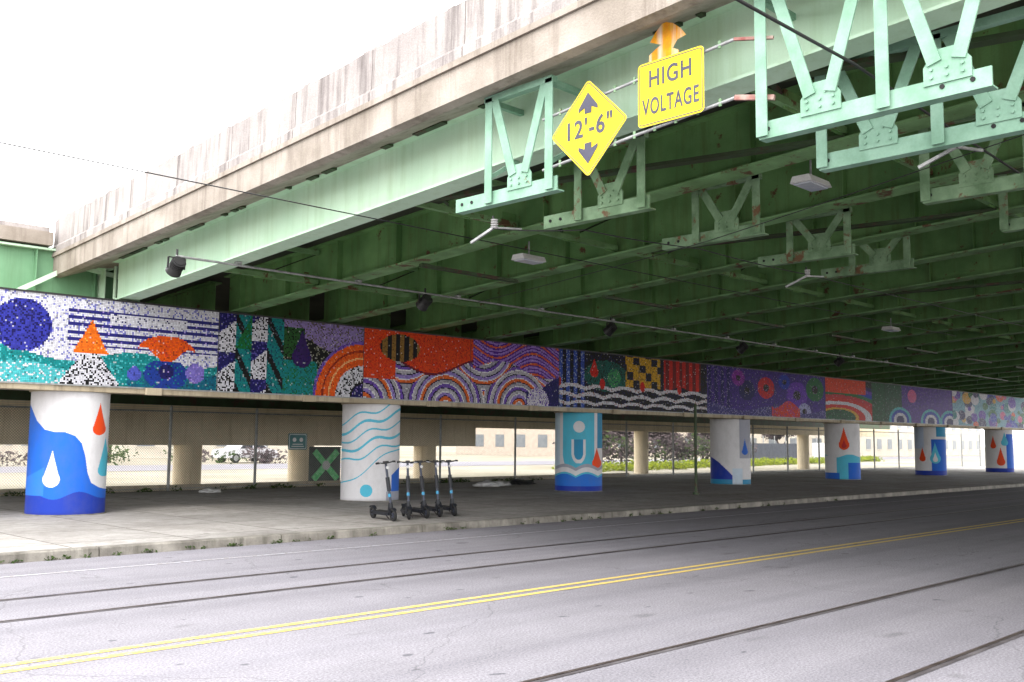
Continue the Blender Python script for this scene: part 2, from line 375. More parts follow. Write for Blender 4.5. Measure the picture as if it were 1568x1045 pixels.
    k=(X>=45)&(X<53); spk(k,c(70,34,134),c(110,64,190),.5); spk(k&(X<46.8),c(20,90,60),blk,.5)
    for cx in (46.6,50.2,52.6):
        d=np.hypot((X-cx)/2.0,Y-.1)
        for r0,r1,cc in ((0,.22,navy),(.22,.36,wht),(.36,.50,blue),(.50,.62,tq)): spk(k&(d>=r0)&(d<r1),cc,navy,.75)
    spk(k&(np.hypot((X-48)/1.6,Y-1.3)<.32),pink,pur,.7)
    k=X>=53; spk(k,c(140,190,204),c(50,120,170),.45)
    for i in range(150):
        cx=rng.uniform(53,75);cy=rng.uniform(0,1.8);rr=rng.uniform(.10,.34);cc=[teal,grn,pink,org,blue,pur,gold,navy,wht][rng.integers(9)]
        spk(k&(np.hypot((X-cx)/2,Y-cy)<rr),cc,wht,.7)
    C*=.74
    C*= (0.74+.46*R2)[...,None]
    C[R2>.95]=C[R2>.95]*.35
    wm=(rng.random(X.shape)<.02); C[wm]=C[wm]*.5+.28
    C=np.clip(C,0.004,.75)
    g_=T*.04; dz=H/nz; zz=Z0+(np.arange(nz))*dz
    xa=(X0+np.arange(nx)*T)[:,None]*np.ones((1,nz)); za=zz[None,:]*np.ones((nx,1))
    yj=20.285; F_=np.full_like(xa,yj)
    P=np.stack([np.stack([xa+g_,F_,za+g_],-1),np.stack([xa+T-g_,F_,za+g_],-1),
                np.stack([xa+T-g_,F_,za+dz-g_],-1),np.stack([xa+g_,F_,za+dz-g_],-1)],2).reshape(-1,3)
    nf=nx*nz
    me=bpy.data.meshes.new('mosaic_tiles'); me.vertices.add(nf*4); me.vertices.foreach_set('co',P.ravel())
    me.loops.add(nf*4); me.loops.foreach_set('vertex_index',np.arange(nf*4))
    me.polygons.add(nf); me.polygons.foreach_set('loop_start',np.arange(nf)*4); me.polygons.foreach_set('loop_total',np.full(nf,4))
    me.update(calc_edges=True)
    ca=me.color_attributes.new('Col','FLOAT_COLOR','CORNER')
    col=np.ones((nf,4,4)); col[:,:,:3]=C.reshape(-1,1,3); ca.data.foreach_set('color',col.ravel())
    me.materials.append(attrmat('mosaic_tile',rough=.5,dirt=.05,spec=.1))
    o=bpy.data.objects.new('mosaic_tiles',me); scene.collection.objects.link(o)
    e=empty('mosaic_mural'); o.parent=e
    fr=MB(); fr.box(X0,X1,20.292,20.44,Z0+.003,Z1-.003,BLACK); fr.box(X0,X1,20.26,20.44,Z1,Z1+.035,BLACK); fr.box(X0,X1,20.268,20.288,Z0-.03,Z0-.002,STEEL)
    for x in (10.95,14.97,18.65,22.34,26.3,30.3,35,39.2,45,53): fr.box(x-.008,x+.008,20.279,20.2835,Z0,Z1,BLACK)
    fr.obj('mural_frame',e)
mural()

# ---------------------------------------------------------------- painted columns
COLM=attrmat('column_paint',rough=.6,dirt=.25,spec=.2)
W_=lin((206,205,208)); BL=lin((26,92,190)); BD=lin((20,52,150)); TL=lin((76,172,198)); TD=lin((44,132,172)); OR=lin((220,72,22)); GY=lin((152,154,166))
def drop(x,z,cx,cz,r,h,asp):
    dx=(x-cx); dz=(z-cz)/asp
    c=dx*dx+dz*dz<r*r
    hh=h/asp; t=np.clip(dz/hh,0,1)
    return c|((dz>0)&(dz<hh)&(np.abs(dx)<r*(1-t)**1.15))
def column(i,X,Yc,H):
    R=.76; nth,nz=(420,340) if i<3 else (200,150); e=empty('painted_column')
    phi=math.atan2(-Yc,-X)
    th=2*np.pi*np.arange(nth)/nth; zs=np.linspace(0,1,nz+1)
    P=np.zeros((nth,nz+1,3)); P[...,0]=X+R*np.cos(phi+th)[:,None]; P[...,1]=Yc+R*np.sin(phi+th)[:,None]; P[...,2]=.13+H*zs[None,:]
    a=((th+np.pi/nth+np.pi)%(2*np.pi))-np.pi
    A_,Z=np.meshgrid(a,(zs[:-1]+zs[1:])/2,indexing='ij'); x=np.where(np.abs(A_)<np.pi/2,np.sin(A_),np.sign(A_)*(1+np.abs(A_)-np.pi/2))
    asp=R/H
    C=np.zeros(A_.shape+(3,)); C[:]=W_
    def put(m,c): C[m]=c
    if i==0:
        zb=np.interp(x,[-2.6,-1,-.8,-.6,-.35,-.1,.15,.32,.42,.5,.6,.8,1,2.6],[.99,.90,.76,.69,.67,.67,.64,.58,.48,.34,.26,.22,.2,.9])
        put(Z<zb,BL); put((Z<zb)&(Z<.16+.03*np.sin(x*5)),BD); put((Z<zb)&(Z>.16)&(x<-.55)&(Z<.5+.2*x),lin((40,110,208)))
        put(drop(x,Z,-.38,.29,.21,.24,asp),W_); put(drop(x,Z,.74,.70,.17,.22,asp),OR); put(drop(x,Z,.92,.36,.17,.28,asp),TL)
    elif i==1:
        for k in range(5):
            d=Z-(.50+.105*k+.11*x+.032*np.sin(x*5+k*.9)); put(np.abs(d)<.009+.005*(k%2),TL)
        put(np.abs(Z-(.36+.2*x+.03*np.sin(x*4)))<.007,TL)
        put(drop(x,Z,-.12,.11,.21,.0001,asp),TL); put((x>.72)&(Z<.35-.3*(1-x)),BL); put((x>.55)&(Z<.10),GY)  # grey at the lower right is the column's shadow side, painted in
    elif i==2:
        put(x<-.78,lin((180,200,214)))
        rr=np.hypot(x,np.minimum(Z-.50,0)/asp*.62)
        put((rr<.66)&(Z>.30),TL); put((rr<.30)&(Z>.36),W_); put((rr<.20)&(Z>.40),TD)
        put((Z>.66)&(np.abs(x)<.66),TL); put(drop(x,Z,.02,.82,.24,.0001,asp),W_)
        put((x>.78)&(Z>.55),TD); put(drop(x,Z,.76,.36,.2,.2,asp),OR)
        wv=.30+.05*np.abs(np.sin(x*3.4+.4)); put(Z<wv,GY); put(Z<wv-.04,W_); put(Z<wv-.10,lin((36,104,194)))
        put((Z<wv-.10)&(Z>wv-.125),TL); put(Z<.07,BD)
    elif i==3:
        put((x>.45)&(Z>.4),GY); put((x<.1)&(Z<.42-.5*(x+1)**1.3*.5),BD); put((Z<.08),TD); put(drop(x,Z,.72,.5,.15,.2,asp),BL)  # tall grey on the right is shade painted into the column colour
        put((x>.1)&(x<.6)&(Z<.25),lin((185,200,214)))
    elif i==4:
        put(Z<.42+.03*np.sin(x*4),TL); put((x<-.35)&(Z<.42),W_); put((x>.3)&(Z<.3),BL); put((x<-.2)&(Z<.12),BL)
        put(drop(x,Z,.1,.62,.3,.32,asp),OR); put(drop(x,Z,.1,.60,.14,.12,asp),lin((180,40,40)))
    elif i==5:
        put((x>.05)&(Z<.75),BL); put(drop(x,Z,.3,.35,.34,.34,asp),TL); put(drop(x,Z,.3,.33,.16,.15,asp),W_); put((x<-.4)&(Z>.55),lin((180,195,220))); put((x>.4)&(Z>.8),TD)
        put(drop(x,Z,-.5,.35,.2,.24,asp),OR); put(Z<.1,BD)
    else:
        put((x>.5)&(Z<.9),BL); put(drop(x,Z,.1,.25,.3,.35,asp),OR); put(drop(x,Z,-.4,.62,.2,.25,asp),OR); put(drop(x,Z,.4,.7,.25,.25,asp),TL); put(Z<.1,BD)
    C*= (1+.02*rng.standard_normal(A_.shape))[...,None]
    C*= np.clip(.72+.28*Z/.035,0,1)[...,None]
    C=np.clip(C,0.01,.8)
    I=np.arange(nth*(nz+1)).reshape(nth,nz+1); J=np.roll(I,-1,axis=0)
    F=np.stack([I[:,:-1],J[:,:-1],J[:,1:],I[:,1:]],-1).reshape(-1,4); nf=len(F)
    me=bpy.data.meshes.new('shaft'); me.vertices.add(nth*(nz+1)); me.vertices.foreach_set('co',P.ravel())
    me.loops.add(nf*4); me.loops.foreach_set('vertex_index',F.ravel())
    me.polygons.add(nf); me.polygons.foreach_set('loop_start',np.arange(nf)*4); me.polygons.foreach_set('loop_total',np.full(nf,4)); me.update(calc_edges=True)
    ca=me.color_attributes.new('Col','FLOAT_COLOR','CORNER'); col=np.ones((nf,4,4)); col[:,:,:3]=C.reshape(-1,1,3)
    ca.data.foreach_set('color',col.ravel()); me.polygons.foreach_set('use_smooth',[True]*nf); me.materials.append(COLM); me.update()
    o=bpy.data.objects.new('shaft',me); scene.collection.objects.link(o); o.parent=e
    cp=MB(); cp.cyl((X,Yc,.13+H),(X,Yc,.13+H+.06),.80,CAP,n=48); cp.cyl((X,Yc,.131),(X,Yc,.15),.80,CURB,n=48)
    cp.obj('collar',e)
for i,X in enumerate((8.11,15.91,24.24,33.14,42.35,52.1,62.1,72.5)): column(i,X,21.15,2.49)

# ---------------------------------------------------------------- hanging wire brackets
def bracket(X,Yg,zb,m,top,second=False):
    b=MB()
    y0,y1=Yg-.6,Yg+1.15
    if second: y0,y1=Yg-1.5,Yg+.65
    b.box(X-.01,X+.01,y0,y1,zb,zb+.17,m); b.box(X+.012,X+.12,y0,y1,zb,zb+.015,m)
    for y in ((y1-.12,y1-.3) if not second else (y0+.15,y0+.4,y1-.1)): b.cyl((X-.02,y,zb+.09),(X+.02,y,zb+.09),.022,RUB,n=8)
    def gus(yc):
        b.extr([(yc-.2,zb+.12),(yc+.2,zb+.12),(yc+.2,zb+.28),(yc+.1,zb+.42),(yc-.1,zb+.42),(yc-.2,zb+.28)],0,X-.026,X-.012,m)
        for dy in (-.13,0,.13):
            for dz in (.18,.25): b.cyl((X-.045,yc+dy,zb+dz),(X-.02,yc+dy,zb+dz),.016,m,n=6)
    gus(Yg)
    for sgn,yy in ((1,Yg+.42),(-1,Yg-.42)):
        b.beam((X-.035,Yg+sgn*.1,zb+.3),(X-.035,yy,top),.12,.02,m,up=(1,0,0)); b.beam((X+.0,Yg+sgn*.1+.05,zb+.3),(X+.0,yy+.05,top),.015,.08,m,up=(1,0,0))
    for yy in ((Yg+.52,Yg-.5) if not second else (Yg+.6,Yg-.6)):
        b.box(X-.05,X-.035,yy-.06,yy+.06,zb+.02,top+.05,m); b.box(X-.033,X+.05,yy+.045,yy+.06,zb+.02,top+.05,m)
    if second:
        gus(Yg-1.15)
        for sgn in (1,-1): b.beam((X-.035,Yg-1.15+sgn*.1,zb+.3),(X-.035,Yg-1.15+sgn*.42,top),.12,.02,m,up=(1,0,0))
    b.beam((X,Yg-.55-(1. if second else 0),top+.04),(X,Yg+.6,top+.04),.1,.08,m)
    return b
for X,zb,m,tp in ((8.27,4.60,BRK,5.9),(9.46,4.52,BRKD,5.42),(12.1,4.62,BRKD,5.42),(14.85,4.72,BRKD,5.42),(17.1,4.80,BRKD,5.45)):
    b=bracket(X,8.15 if X<9 else 7.72,zb,m,tp)
    if X<9:
        for y in (8.72,7.68):
            b.beam((8.27,y,5.93),(8.87,y,5.93),.07,.07,m); b.beam((8.27,y,4.95),(8.8,y,5.28),.05,.05,m)
    b.obj('wire_bracket')
for X,zb,m,tp in ((8.27,4.62,BRK,6.0),(9.46,4.56,BRK,5.62),(12.1,4.68,BRKD,5.62),(14.85,4.76,BRKD,5.62),(17.4,4.84,BRKD,5.62)):
    b=bracket(X,4.25,zb,m,tp,second=True)
    if X<9:
        for y in (4.85,3.65): b.beam((8.27,y,6.03),(8.87,y,6.03),.07,.07,m)
    b.obj('wire_bracket')
# ---------------------------------------------------------------- signs
def text_mesh(s,size,Xp,Yc,Zc,m,parent,off=.006,sx=1):
    cu=bpy.data.curves.new('txt','FONT'); cu.body=s; cu.size=size; cu.align_x='CENTER'; cu.align_y='CENTER'; cu.extrude=.001; cu.offset=off
    cu.space_character=1.12
    o=bpy.data.objects.new('txt',cu); scene.collection.objects.link(o)
    dg=bpy.context.evaluated_depsgraph_get(); me=bpy.data.meshes.new_from_object(o.evaluated_get(dg))
    bpy.data.objects.remove(o)
    t=bpy.data.objects.new('legend_text',me); scene.collection.objects.link(t); me.materials.clear(); me.materials.append(m)
    t.matrix_world=Matrix(((0,0,-1,Xp),(-sx,0,0,Yc),(0,1,0,Zc),(0,0,0,1))); t.parent=parent
    return t
def rrect(hw,hh,r,rot=0,n=5):
    pts=[]
    for cx,cy,a0 in ((hw-r,hh-r,0),(-hw+r,hh-r,90),(-hw+r,-hh+r,180),(hw-r,-hh+r,270)):
        for k in range(n+1):
            a=math.radians(a0+90*k/n); pts.append((cx+r*math.cos(a),cy+r*math.sin(a)))
    c,s=math.cos(rot),math.sin(rot)
    return [(c*p-s*q,s*p+c*q) for p,q in pts]
def signplate(e,X,Yc,Zc,hw,hh,rot):
    b=MB()
    b.extr([(Yc+p,Zc+q) for p,q in rrect(hw,hh,.05,rot)],0,X,X+.004,STEEL)
    b.extr([(Yc+p,Zc+q) for p,q in rrect(hw-.002,hh-.002,.05,rot)],0,X-.003,X-.0005,YEL)
    o=rrect(hw-.018,hh-.018,.04,rot); i=rrect(hw-.028,hh-.028,.03,rot); n=len(o)
    vs=[(X-.005,Yc+p,Zc+q) for p,q in o+i]; b.add(vs,[(k,(k+1)%n,n+(k+1)%n,n+k) for k in range(n)],SIGNBLK)
    b.obj('plate',e)
e=empty('low_clearance_sign'); X=8.2; Yc,Zc=7.02,5.20
signplate(e,X,Yc,Zc,.40,.40,math.pi/4)
text_mesh("12'-6\"",.29,X-.006,Yc,Zc,SIGNBLK,e,off=.006,sx=.92)
ar=MB()
for sg in (1,-1):
    z=Zc+sg*.26
    ar.extr([(Yc-.14,z-sg*.06),(Yc-.14,z-sg*.02),(Yc,z+sg*.15),(Yc+.14,z-sg*.02),(Yc+.14,z-sg*.06),(Yc+.05,z-sg*.02),(Yc+.05,z-sg*.09),(Yc-.05,z-sg*.09),(Yc-.05,z-sg*.02)],0,X-.009,X-.006,SIGNBLK)
ar.obj('arrows',e)
e=empty('high_voltage_sign'); Yc,Zc=5.9,5.38
signplate(e,X,Yc,Zc,.42,.35,0)
text_mesh("HIGH",.26,X-.006,Yc,Zc+.15,SIGNBLK,e,off=.004,sx=.82); text_mesh("VOLTAGE",.25,X-.006,Yc,Zc-.15,SIGNBLK,e,off=.004,sx=.60)
PEEL=mat('peeling_orange',lin((232,176,30)),lin((236,150,40)),scale=9,rough=.8,streak=(lin((225,225,215)),.9))
pe=MB()
pts=[(-.20,-.22),(-.05,-.24),(.03,-.20),(.22,-.18),(.21,-.08),(.10,-.02),(.05,.0),(.20,.07),(.13,.16),(.02,.26),(-.10,.21),(-.20,.12),(-.27,.02),(-.16,.0),(-.10,-.08),(-.17,-.12)]
pe.extr([(6.05+p,5.94+q*.95) for p,q in pts],0,8.32,8.325,PEEL); pe.obj('torn_warning_placard')
rd=MB()
for z0,z1 in ((5.47,5.70),(4.86,5.10)):
    rd.cyl((8.24,7.75,z0),(8.24,5.15,z1),.018,STEEL,n=8)
    for k in range(9):
        rd.box(8.225,8.238,5.3+k*.27,5.33+k*.27,z1-.05-(z1-z0)*k*.104,z1+.03-(z1-z0)*k*.104,BRKD)
RED=mat('red_oxide_steel',lin((130,70,66)),lin((170,150,140)),scale=6)
rd.beam((8.24,5.15,5.10),(8.30,4.75,5.02),.04,.05,RED); rd.beam((8.24,5.15,5.70),(8.30,4.75,5.62),.03,.03,RED)
rd.obj('sign_mounting_rods')
# ---------------------------------------------------------------- wires and lamps
def wire(name,pts,r,m,sag=0):
    b=MB()
    for (p,q) in zip(pts[:-1],pts[1:]):
        p=Vector(p);q=Vector(q);n=12; last=p
        for k in range(1,n+1):
            t=k/n; c=p.lerp(q,t); c.z-=sag*4*t*(1-t); b.cyl(last,c,r,m,n=6,cap=False); last=c
    b.obj(name)
wire('overhead_cable',[(-20,11.6,4.95),(30,11.3,4.93)],.008,BLACK,.03)
wire('overhead_cable',[(4.0,4.1,5.2),(8.2,3.9,5.1),(13,3.9,4.95),(30,3.9,4.9)],.016,BLACK,.01)
wire('overhead_cable',[(11,2.0,5.2),(12,8,4.62),(14,15,4.6)],.006,BLACK,.02)
wire('overhead_cable',[(8.4,8.75,4.34),(9.6,8.3,4.45),(12.1,8.2,4.55),(14.9,8.0,4.50),(30,7.9,4.6)],.008,BLACK,.02)
def conduit():
    b=MB(); b.cyl((7.7,15.85,4.80),(48,15.85,4.66),.022,STEEL,n=8)
    for k in range(14):
        X=XF+DG*k; b.cyl((X,15.85,4.78-.0035*(X-7.7)),(X,15.85,zg(15.85)-.03),.015,BLACK,n=6)
        b.box(X-.05,X+.05,15.80,15.90,4.82-.0035*(X-7.7),4.86-.0035*(X-7.7),STEEL)
    b.obj('electrical_conduit')
conduit()
GLASS=mat('lamp_glass',lin((160,170,185)),lin((190,195,200)),rough=.15)
def flood(X,Y,Z):
    b=MB()
    b.cyl((X,Y,Z+.12),(X,Y,Z+.0),.02,BLACK,n=8)
    b.beam((X-.15,Y,Z-.03),(X+.15,Y,Z-.03),.03,.02,BLACK)
    for s in (-1,1): b.beam((X+s*.15,Y,Z-.03),(X+s*.15,Y+.02,Z-.22),.02,.03,BLACK,up=(1,0,0))
    b.cyl((X,Y-.10,Z-.10),(X,Y+.12,Z-.26),.09,BLACK,r1=.14,n=20); b.cyl((X,Y+.121,Z-.261),(X,Y+.128,Z-.266),.125,GLASS,n=20)
    for k in range(4): b.cyl((X,Y-.09+k*.03,Z-.107-k*.022),(X,Y-.08+k*.03,Z-.114-k*.022),.125,BLACK,n=20)
    b.obj('floodlight')
for X,Z in ((7.72,4.80),(13.25,4.77),(19.4,4.74),(25.6,4.72),(31.7,4.7)): flood(X,15.85,Z)
def ulight(X,Y,Z):
    b=MB(); b.extr([(Y-.16,Z),(Y+.16,Z),(Y+.12,Z+.09),(Y-.12,Z+.09)],0,X-.28,X+.28,WHITE); b.box(X-.24,X+.24,Y-.12,Y+.12,Z-.02,Z-.003,GLASS)
    b.cyl((X,Y,Z+.09),(X,Y,Z+.35),.015,STEEL,n=8); b.obj('underbridge_light')
ulight(12.3,11.9,4.85); ulight(12.1,6.4,5.18); ulight(26.9,11.9,4.88)
for (X,Y,Z) in ((8.4,8.75,4.5),(14.9,8.0,4.62),(9.6,3.55,4.72)):
    b=MB(); b.cyl((X,Y,Z),(X,Y,Z-.16),.015,BLACK,n=6)
    for k in range(4): b.cyl((X,Y-.02,Z-.05-.03*k),(X,Y-.02,Z-.065-.03*k),.05,WHITE,r1=.035,n=14)
    b.beam((X,Y,Z-.15),(X-.05,Y+.35,Z-.3),.03,.03,STEEL); b.beam((X,Y,Z-.15),(X+.4,Y-.1,Z-.12),.025,.025,STEEL)
    b.obj('wire_insulator')
b=MB(); b.cyl((25.5,17.5,.13),(25.5,17.5,2.85),.045,DKGRN,n=12); b.cyl((25.5,17.5,.13),(25.5,17.5,.2),.1,DKGRN,n=12); b.cyl((25.5,17.5,2.85),(25.5,17.5,2.9),.06,DKGRN,r1=.02,n=12)
b.obj('street_pole')
# ---------------------------------------------------------------- scooters
SCB=mat('scooter_grey',lin((30,32,38)),lin((24,26,32)),rough=.5); SCT=mat('scooter_tube',lin((62,66,80)),lin((50,54,66)),rough=.4,metal=.2); TEAL=mat('scooter_teal',lin((50,160,170)),lin((60,90,180)),rough=.4)
def scooter(x,y,head,lean):
    b=MB()
    def torus(cy,cz,R,r,m):
        n,k=22,8; vs=[];fs=[]
        for i in range(n):
            a=2*math.pi*i/n
            for j in range(k):
                c=2*math.pi*j/k; vs.append((r*math.sin(c),cy+(R+r*math.cos(c))*math.cos(a),cz+(R+r*math.cos(c))*math.sin(a)))
        for i in range(n):
            for j in range(k): fs.append((i*k+j,((i+1)%n)*k+j,((i+1)%n)*k+(j+1)%k,i*k+(j+1)%k))
        b.add(vs,fs,m,True)
    for cy in (.0,-.88):
        torus(cy,.125,.095,.030,RUB); b.cyl((-.02,cy,.12),(.02,cy,.12),.05,SCT,n=16); b.cyl((-.06,cy,.12),(.06,cy,.12),.012,BLACK,n=8)
        for s in (-1,1): b.beam((s*.05,cy,.12),(s*.045,cy-(.06 if cy==0 else -.12),.25 if cy==0 else .17),.012,.035,SCB,up=(1,0,0))
    b.extr([(-.075,-.74),(.075,-.74),(.075,-.22),(.05,-.12),(-.05,-.12),(-.075,-.22)],2,.11,.175,SCB)
    b.extr([(-.065,-.70),(.065,-.70),(.065,-.25),(-.065,-.25)],2,.176,.182,RUB)
    b.beam((0,-.16,.16),(0,-.09,.34),.05,.06,SCB)
    b.cyl((0,-.055,.24),(0,-.075,.36),.036,SCB,n=14); b.cyl((0,-.07,.34),(0,-.165,1.12),.024,SCT,n=14); b.cyl((0,-.10,.58),(0,-.135,.85),.04,SCB,n=14)
    b.cyl((0,-.088,.47),(0,-.095,.53),.032,TEAL,n=14)
    for s in (-1,1):
        b.cyl((0,-.165,1.12),(s*.16,-.165,1.14),.014,BLACK,n=10); b.cyl((s*.15,-.165,1.14),(s*.21,-.18,1.135),.021,RUB,n=10)
        b.beam((s*.12,-.13,1.13),(s*.19,-.10,1.12),.01,.012,STEEL)
    b.box(-.04,.04,-.21,-.11,1.12,1.165,BLACK); b.cyl((.0,-.11,1.04),(0,-.09,1.04),.03,WHITE,n=12)
    for cy,a0,a1 in ((0,40,150),(-.88,30,140)):
        n=7; vs=[]
        for i in range(n):
            a=math.radians(a0+(a1-a0)*i/(n-1))
            for sx in (-.035,.035): vs.append((sx,cy+.14*math.cos(a),.125+.14*math.sin(a)))
        b.add(vs,[(2*i,2*i+1,2*i+3,2*i+2) for i in range(n-1)],SCB,True)
    b.beam((-.04,-.45,.12),(-.14,-.47,.005),.015,.015,BLACK)
    o=b.obj('kick_scooter'); o.location=(x,y,.13); o.rotation_euler=(0,lean,head)
random.seed(2)
for x,y in ((12.10,15.30),(12.58,15.42),(13.06,15.45),(13.50,15.55),(13.94,15.60)):
    hd=math.atan2(-.81,-.32)-math.pi/2+random.uniform(-.2,.2); scooter(x,y,hd,math.radians(random.uniform(1,6)))
# ---------------------------------------------------------------- fence
def linkmat():
    m=bpy.data.materials.new('chain_link'); m.use_nodes=True; nt=m.node_tree; b=nt.nodes['Principled BSDF']; out=nt.nodes['Material Output']
    tc=nt.nodes.new('ShaderNodeTexCoord'); sx=nt.nodes.new('ShaderNodeSeparateXYZ'); nt.links.new(tc.outputs['Object'],sx.inputs[0])
    def mth(op,a,b_=None):
        n=nt.nodes.new('ShaderNodeMath'); n.operation=op
        for i,v in enumerate((a,b_)):
            if v is None: continue
            if hasattr(v,'links'): nt.links.new(v,n.inputs[i])
            else: n.inputs[i].default_value=v
        return n.outputs[0]
    fac=None
    for op in ('ADD','SUBTRACT'):
        u=mth(op,sx.outputs[0],sx.outputs[2]); u=mth('FRACT',mth('MULTIPLY',u,1/.075)); k=mth('LESS_THAN',u,.17)
        fac=k if fac is None else mth('MAXIMUM',fac,k)
    tr=nt.nodes.new('ShaderNodeBsdfTransparent'); mx=nt.nodes.new('ShaderNodeMixShader')
    nt.links.new(fac,mx.inputs[0]); nt.links.new(tr.outputs[0],mx.inputs[1]); nt.links.new(b.outputs[0],mx.inputs[2]); nt.links.new(mx.outputs[0],out.inputs[0])
    b.inputs['Base Color'].default_value=(*lin((104,106,104)),1); b.inputs['Metallic'].default_value=.2; b.inputs['Roughness'].default_value=.5
    return m
LINK=linkmat()
f=MB(); YF=28.2
f.add([(-5,YF,.13),(110,YF,.13),(110,YF,2.5),(-5,YF,2.5)],[(0,1,2,3)],LINK)
px=[-1,3,6.9,10.3,13.8,16.7,20.6,24.5,28.5]+[28.5+3.6*k for k in range(1,23)]
for x in px: f.cyl((x,YF+.06,.13),(x,YF+.06,2.62),.045,STEEL,n=10); f.cyl((x,YF+.06,2.62),(x,YF+.06,2.68),.055,STEEL,r1=.01,n=10)
f.cyl((-5,YF+.03,2.5),(110,YF+.03,2.5),.025,STEEL,n=8); f.cyl((-5,YF+.03,.2),(110,YF+.03,.2),.012,STEEL,n=8)
for z in (2.56,2.62,2.68): f.cyl((-5,YF+.06,z),(110,YF+.06,z),.005,STEEL,n=4)
f.obj('chain_link_fence')
f=MB(); f.box(-5,36,YF+.14,YF+.32,.0,.30,CAP); f.obj('low_concrete_wall')
TS=mat('green_sign',lin((74,118,118)),lin((66,108,110)),rough=.5)
e=empty('parking_sign'); b=MB(); b.extr([(18.2+p,1.62+q) for p,q in rrect(.36,.27,.05)],1,YF-.03,YF-.02,TS)
o=rrect(.33,.24,.04); i=rrect(.31,.22,.04); n=len(o); b.add([(18.2+p,YF-.034,1.62+q) for p,q in o+i],[(k,(k+1)%n,n+(k+1)%n,n+k) for k in range(n)],WHITE)
for zz,hw in ((1.52,.2),(1.45,.24)): b.box(18.2-hw,18.2+hw,YF-.036,YF-.033,zz,zz+.025,WHITE)
for dx in (-.13,.13): b.cyl((18.2+dx,YF-.038,1.68),(18.2+dx,YF-.032,1.68),.07,WHITE,n=20)
b.obj('plate',e)
DK=mat('dark_panel',lin((74,84,78)),lin((56,66,62)),rough=.7); GP=mat('green_graffiti',lin((70,200,110)),lin((150,225,165)),scale=8)
b=MB(); b.box(18.95,20.2,YF+.36,YF+.42,.13,1.45,DK); b.beam((19.1,YF+.34,.35),(20.05,YF+.34,1.3),.03,.22,GP); b.beam((19.1,YF+.32,1.3),(20.05,YF+.32,.35),.03,.22,GP)
b.cyl((19.57,YF+.30,.82),(19.57,YF+.29,.82),.16,WHITE,n=16); b.obj('graffiti_panel')
def rag(name,x,y,s,m,sd):
    bm=bmesh.new(); bmesh.ops.create_icosphere(bm,subdivisions=3,radius=1)
    for v in bm.verts:
        k=1+.45*mnz.noise(v.co*1.7+Vector((sd,0,0)))+.15*mnz.noise(v.co*5); v.co=Vector((v.co.x*s*k*1.5,v.co.y*s*k,max(v.co.z*s*k*.45,-.0)))
    me=bpy.data.meshes.new(name); bm.to_mesh(me); bm.free(); me.materials.append(m); o=bpy.data.objects.new(name,me); o.location=(x,y,.131); scene.collection.objects.link(o)
rag('rubbish_bag',24.0,25.1,.38,WHITE,1); rag('rubbish_bag',24.9,25.4,.28,WHITE,4); rag('rubbish_bag',26.2,25.6,.42,BLACK,9); rag('rubbish_bag',14.4,26.8,.25,WHITE,6)
# ---------------------------------------------------------------- background
def leafmat(name,a,bc):
    m,nt,b=newmat(name); g=nt.nodes.new('ShaderNodeNewGeometry')
    o=mixc(nt,g.outputs['Random Per Island'],a,bc); nt.links.new(o,b.inputs['Base Color']); b.inputs['Roughness'].default_value=.9; b.inputs['Specular IOR Level'].default_value=.1; return m
LG=leafmat('leaves_green',(.02,.035,.012),(.05,.08,.02)); LY=leafmat('grass_blades',(.09,.13,.006),(.21,.24,.012)); LB=leafmat('twigs',(.04,.03,.034),(.09,.07,.07))
BARK=mat('bark',lin((74,62,60)),lin((54,46,44)),scale=6)
def clump(mb,c,rad,n,s,m):
    q=rng.standard_normal((n,3)); q/=np.linalg.norm(q,axis=1)[:,None]; q*=(rng.random((n,1))**.45)*np.array(rad)
    for p in q:
        a=Vector(rng.standard_normal(3)).normalized(); b_=a.orthogonal().normalized(); k=s*rng.uniform(.6,1.4)
        o=Vector(c)+Vector(p)
        mb.add([o-a*k,o+b_*k*.5,o+a*k,o-b_*k*.5],[(0,1,2,3)],m)
def tree(x,y,h,leafy,name):
    b=MB(); random.seed(int(x*10))
    def br(p,d,L,r,lv):
        q=p+d*L; b.cyl(p,q,r,BARK,r1=r*.65,n=6,cap=False)
        if lv==0:
            if leafy: clump(b,q,(.7,.7,.6),26,.15,LG)
            else: clump(b,q,(.7,.7,.6),26,.17,LB)
            return
        for k in range(3 if lv>1 else 4):
            dd=(d+Vector((random.uniform(-.8,.8),random.uniform(-.8,.8),random.uniform(-.1,.6)))).normalized(); br(q,dd,L*random.uniform(.6,.8),r*.6,lv-1)
    br(Vector((x,y,0)),Vector((0,0,1)),h*.2,h*.025,4); b.obj(name,recalc=False)
for x,y,h,l in ((56,47,4.6,0),(60,48,5,0),(63,47,4.6,0),(67,49,5,0),(71,48,5,0),(98,56,6,0),(20,64,6,0),(28,66,6,1),(120,62,8,1)): tree(x,y,h,l,'tree')
b=MB()
for k in range(150):
    x=rng.uniform(42,100); clump(b,(x,37+ (x-42)*.17+rng.uniform(-1.2,1.2),.15),(1.0,.8,.38),70,.12,LY)
b.obj('grass_strip',recalc=False)
b=MB()
for k in range(46):
    x=rng.uniform(52,74); clump(b,(x,46+rng.uniform(-1,1.5),rng.uniform(.5,1.8)),(1.5,1,1.0),150,.15,LG if k%5==0 else LB)
b.obj('shrub_hedge',recalc=False)
b=MB()
for k in range(16):
    x=rng.uniform(12,40); clump(b,(x,61.5+rng.uniform(-1,1.5),rng.uniform(.3,.7)),(1.5,1,.6),70,.16,LG if k%3==0 else LB)
b.obj('shrub_hedge',recalc=False)
b=MB()
for k in range(60):
    x=rng.uniform(1,10) if k%2 else rng.uniform(10,30); clump(b,(x,14.30,.02),(.10,.03,.05),14,.025,LG)
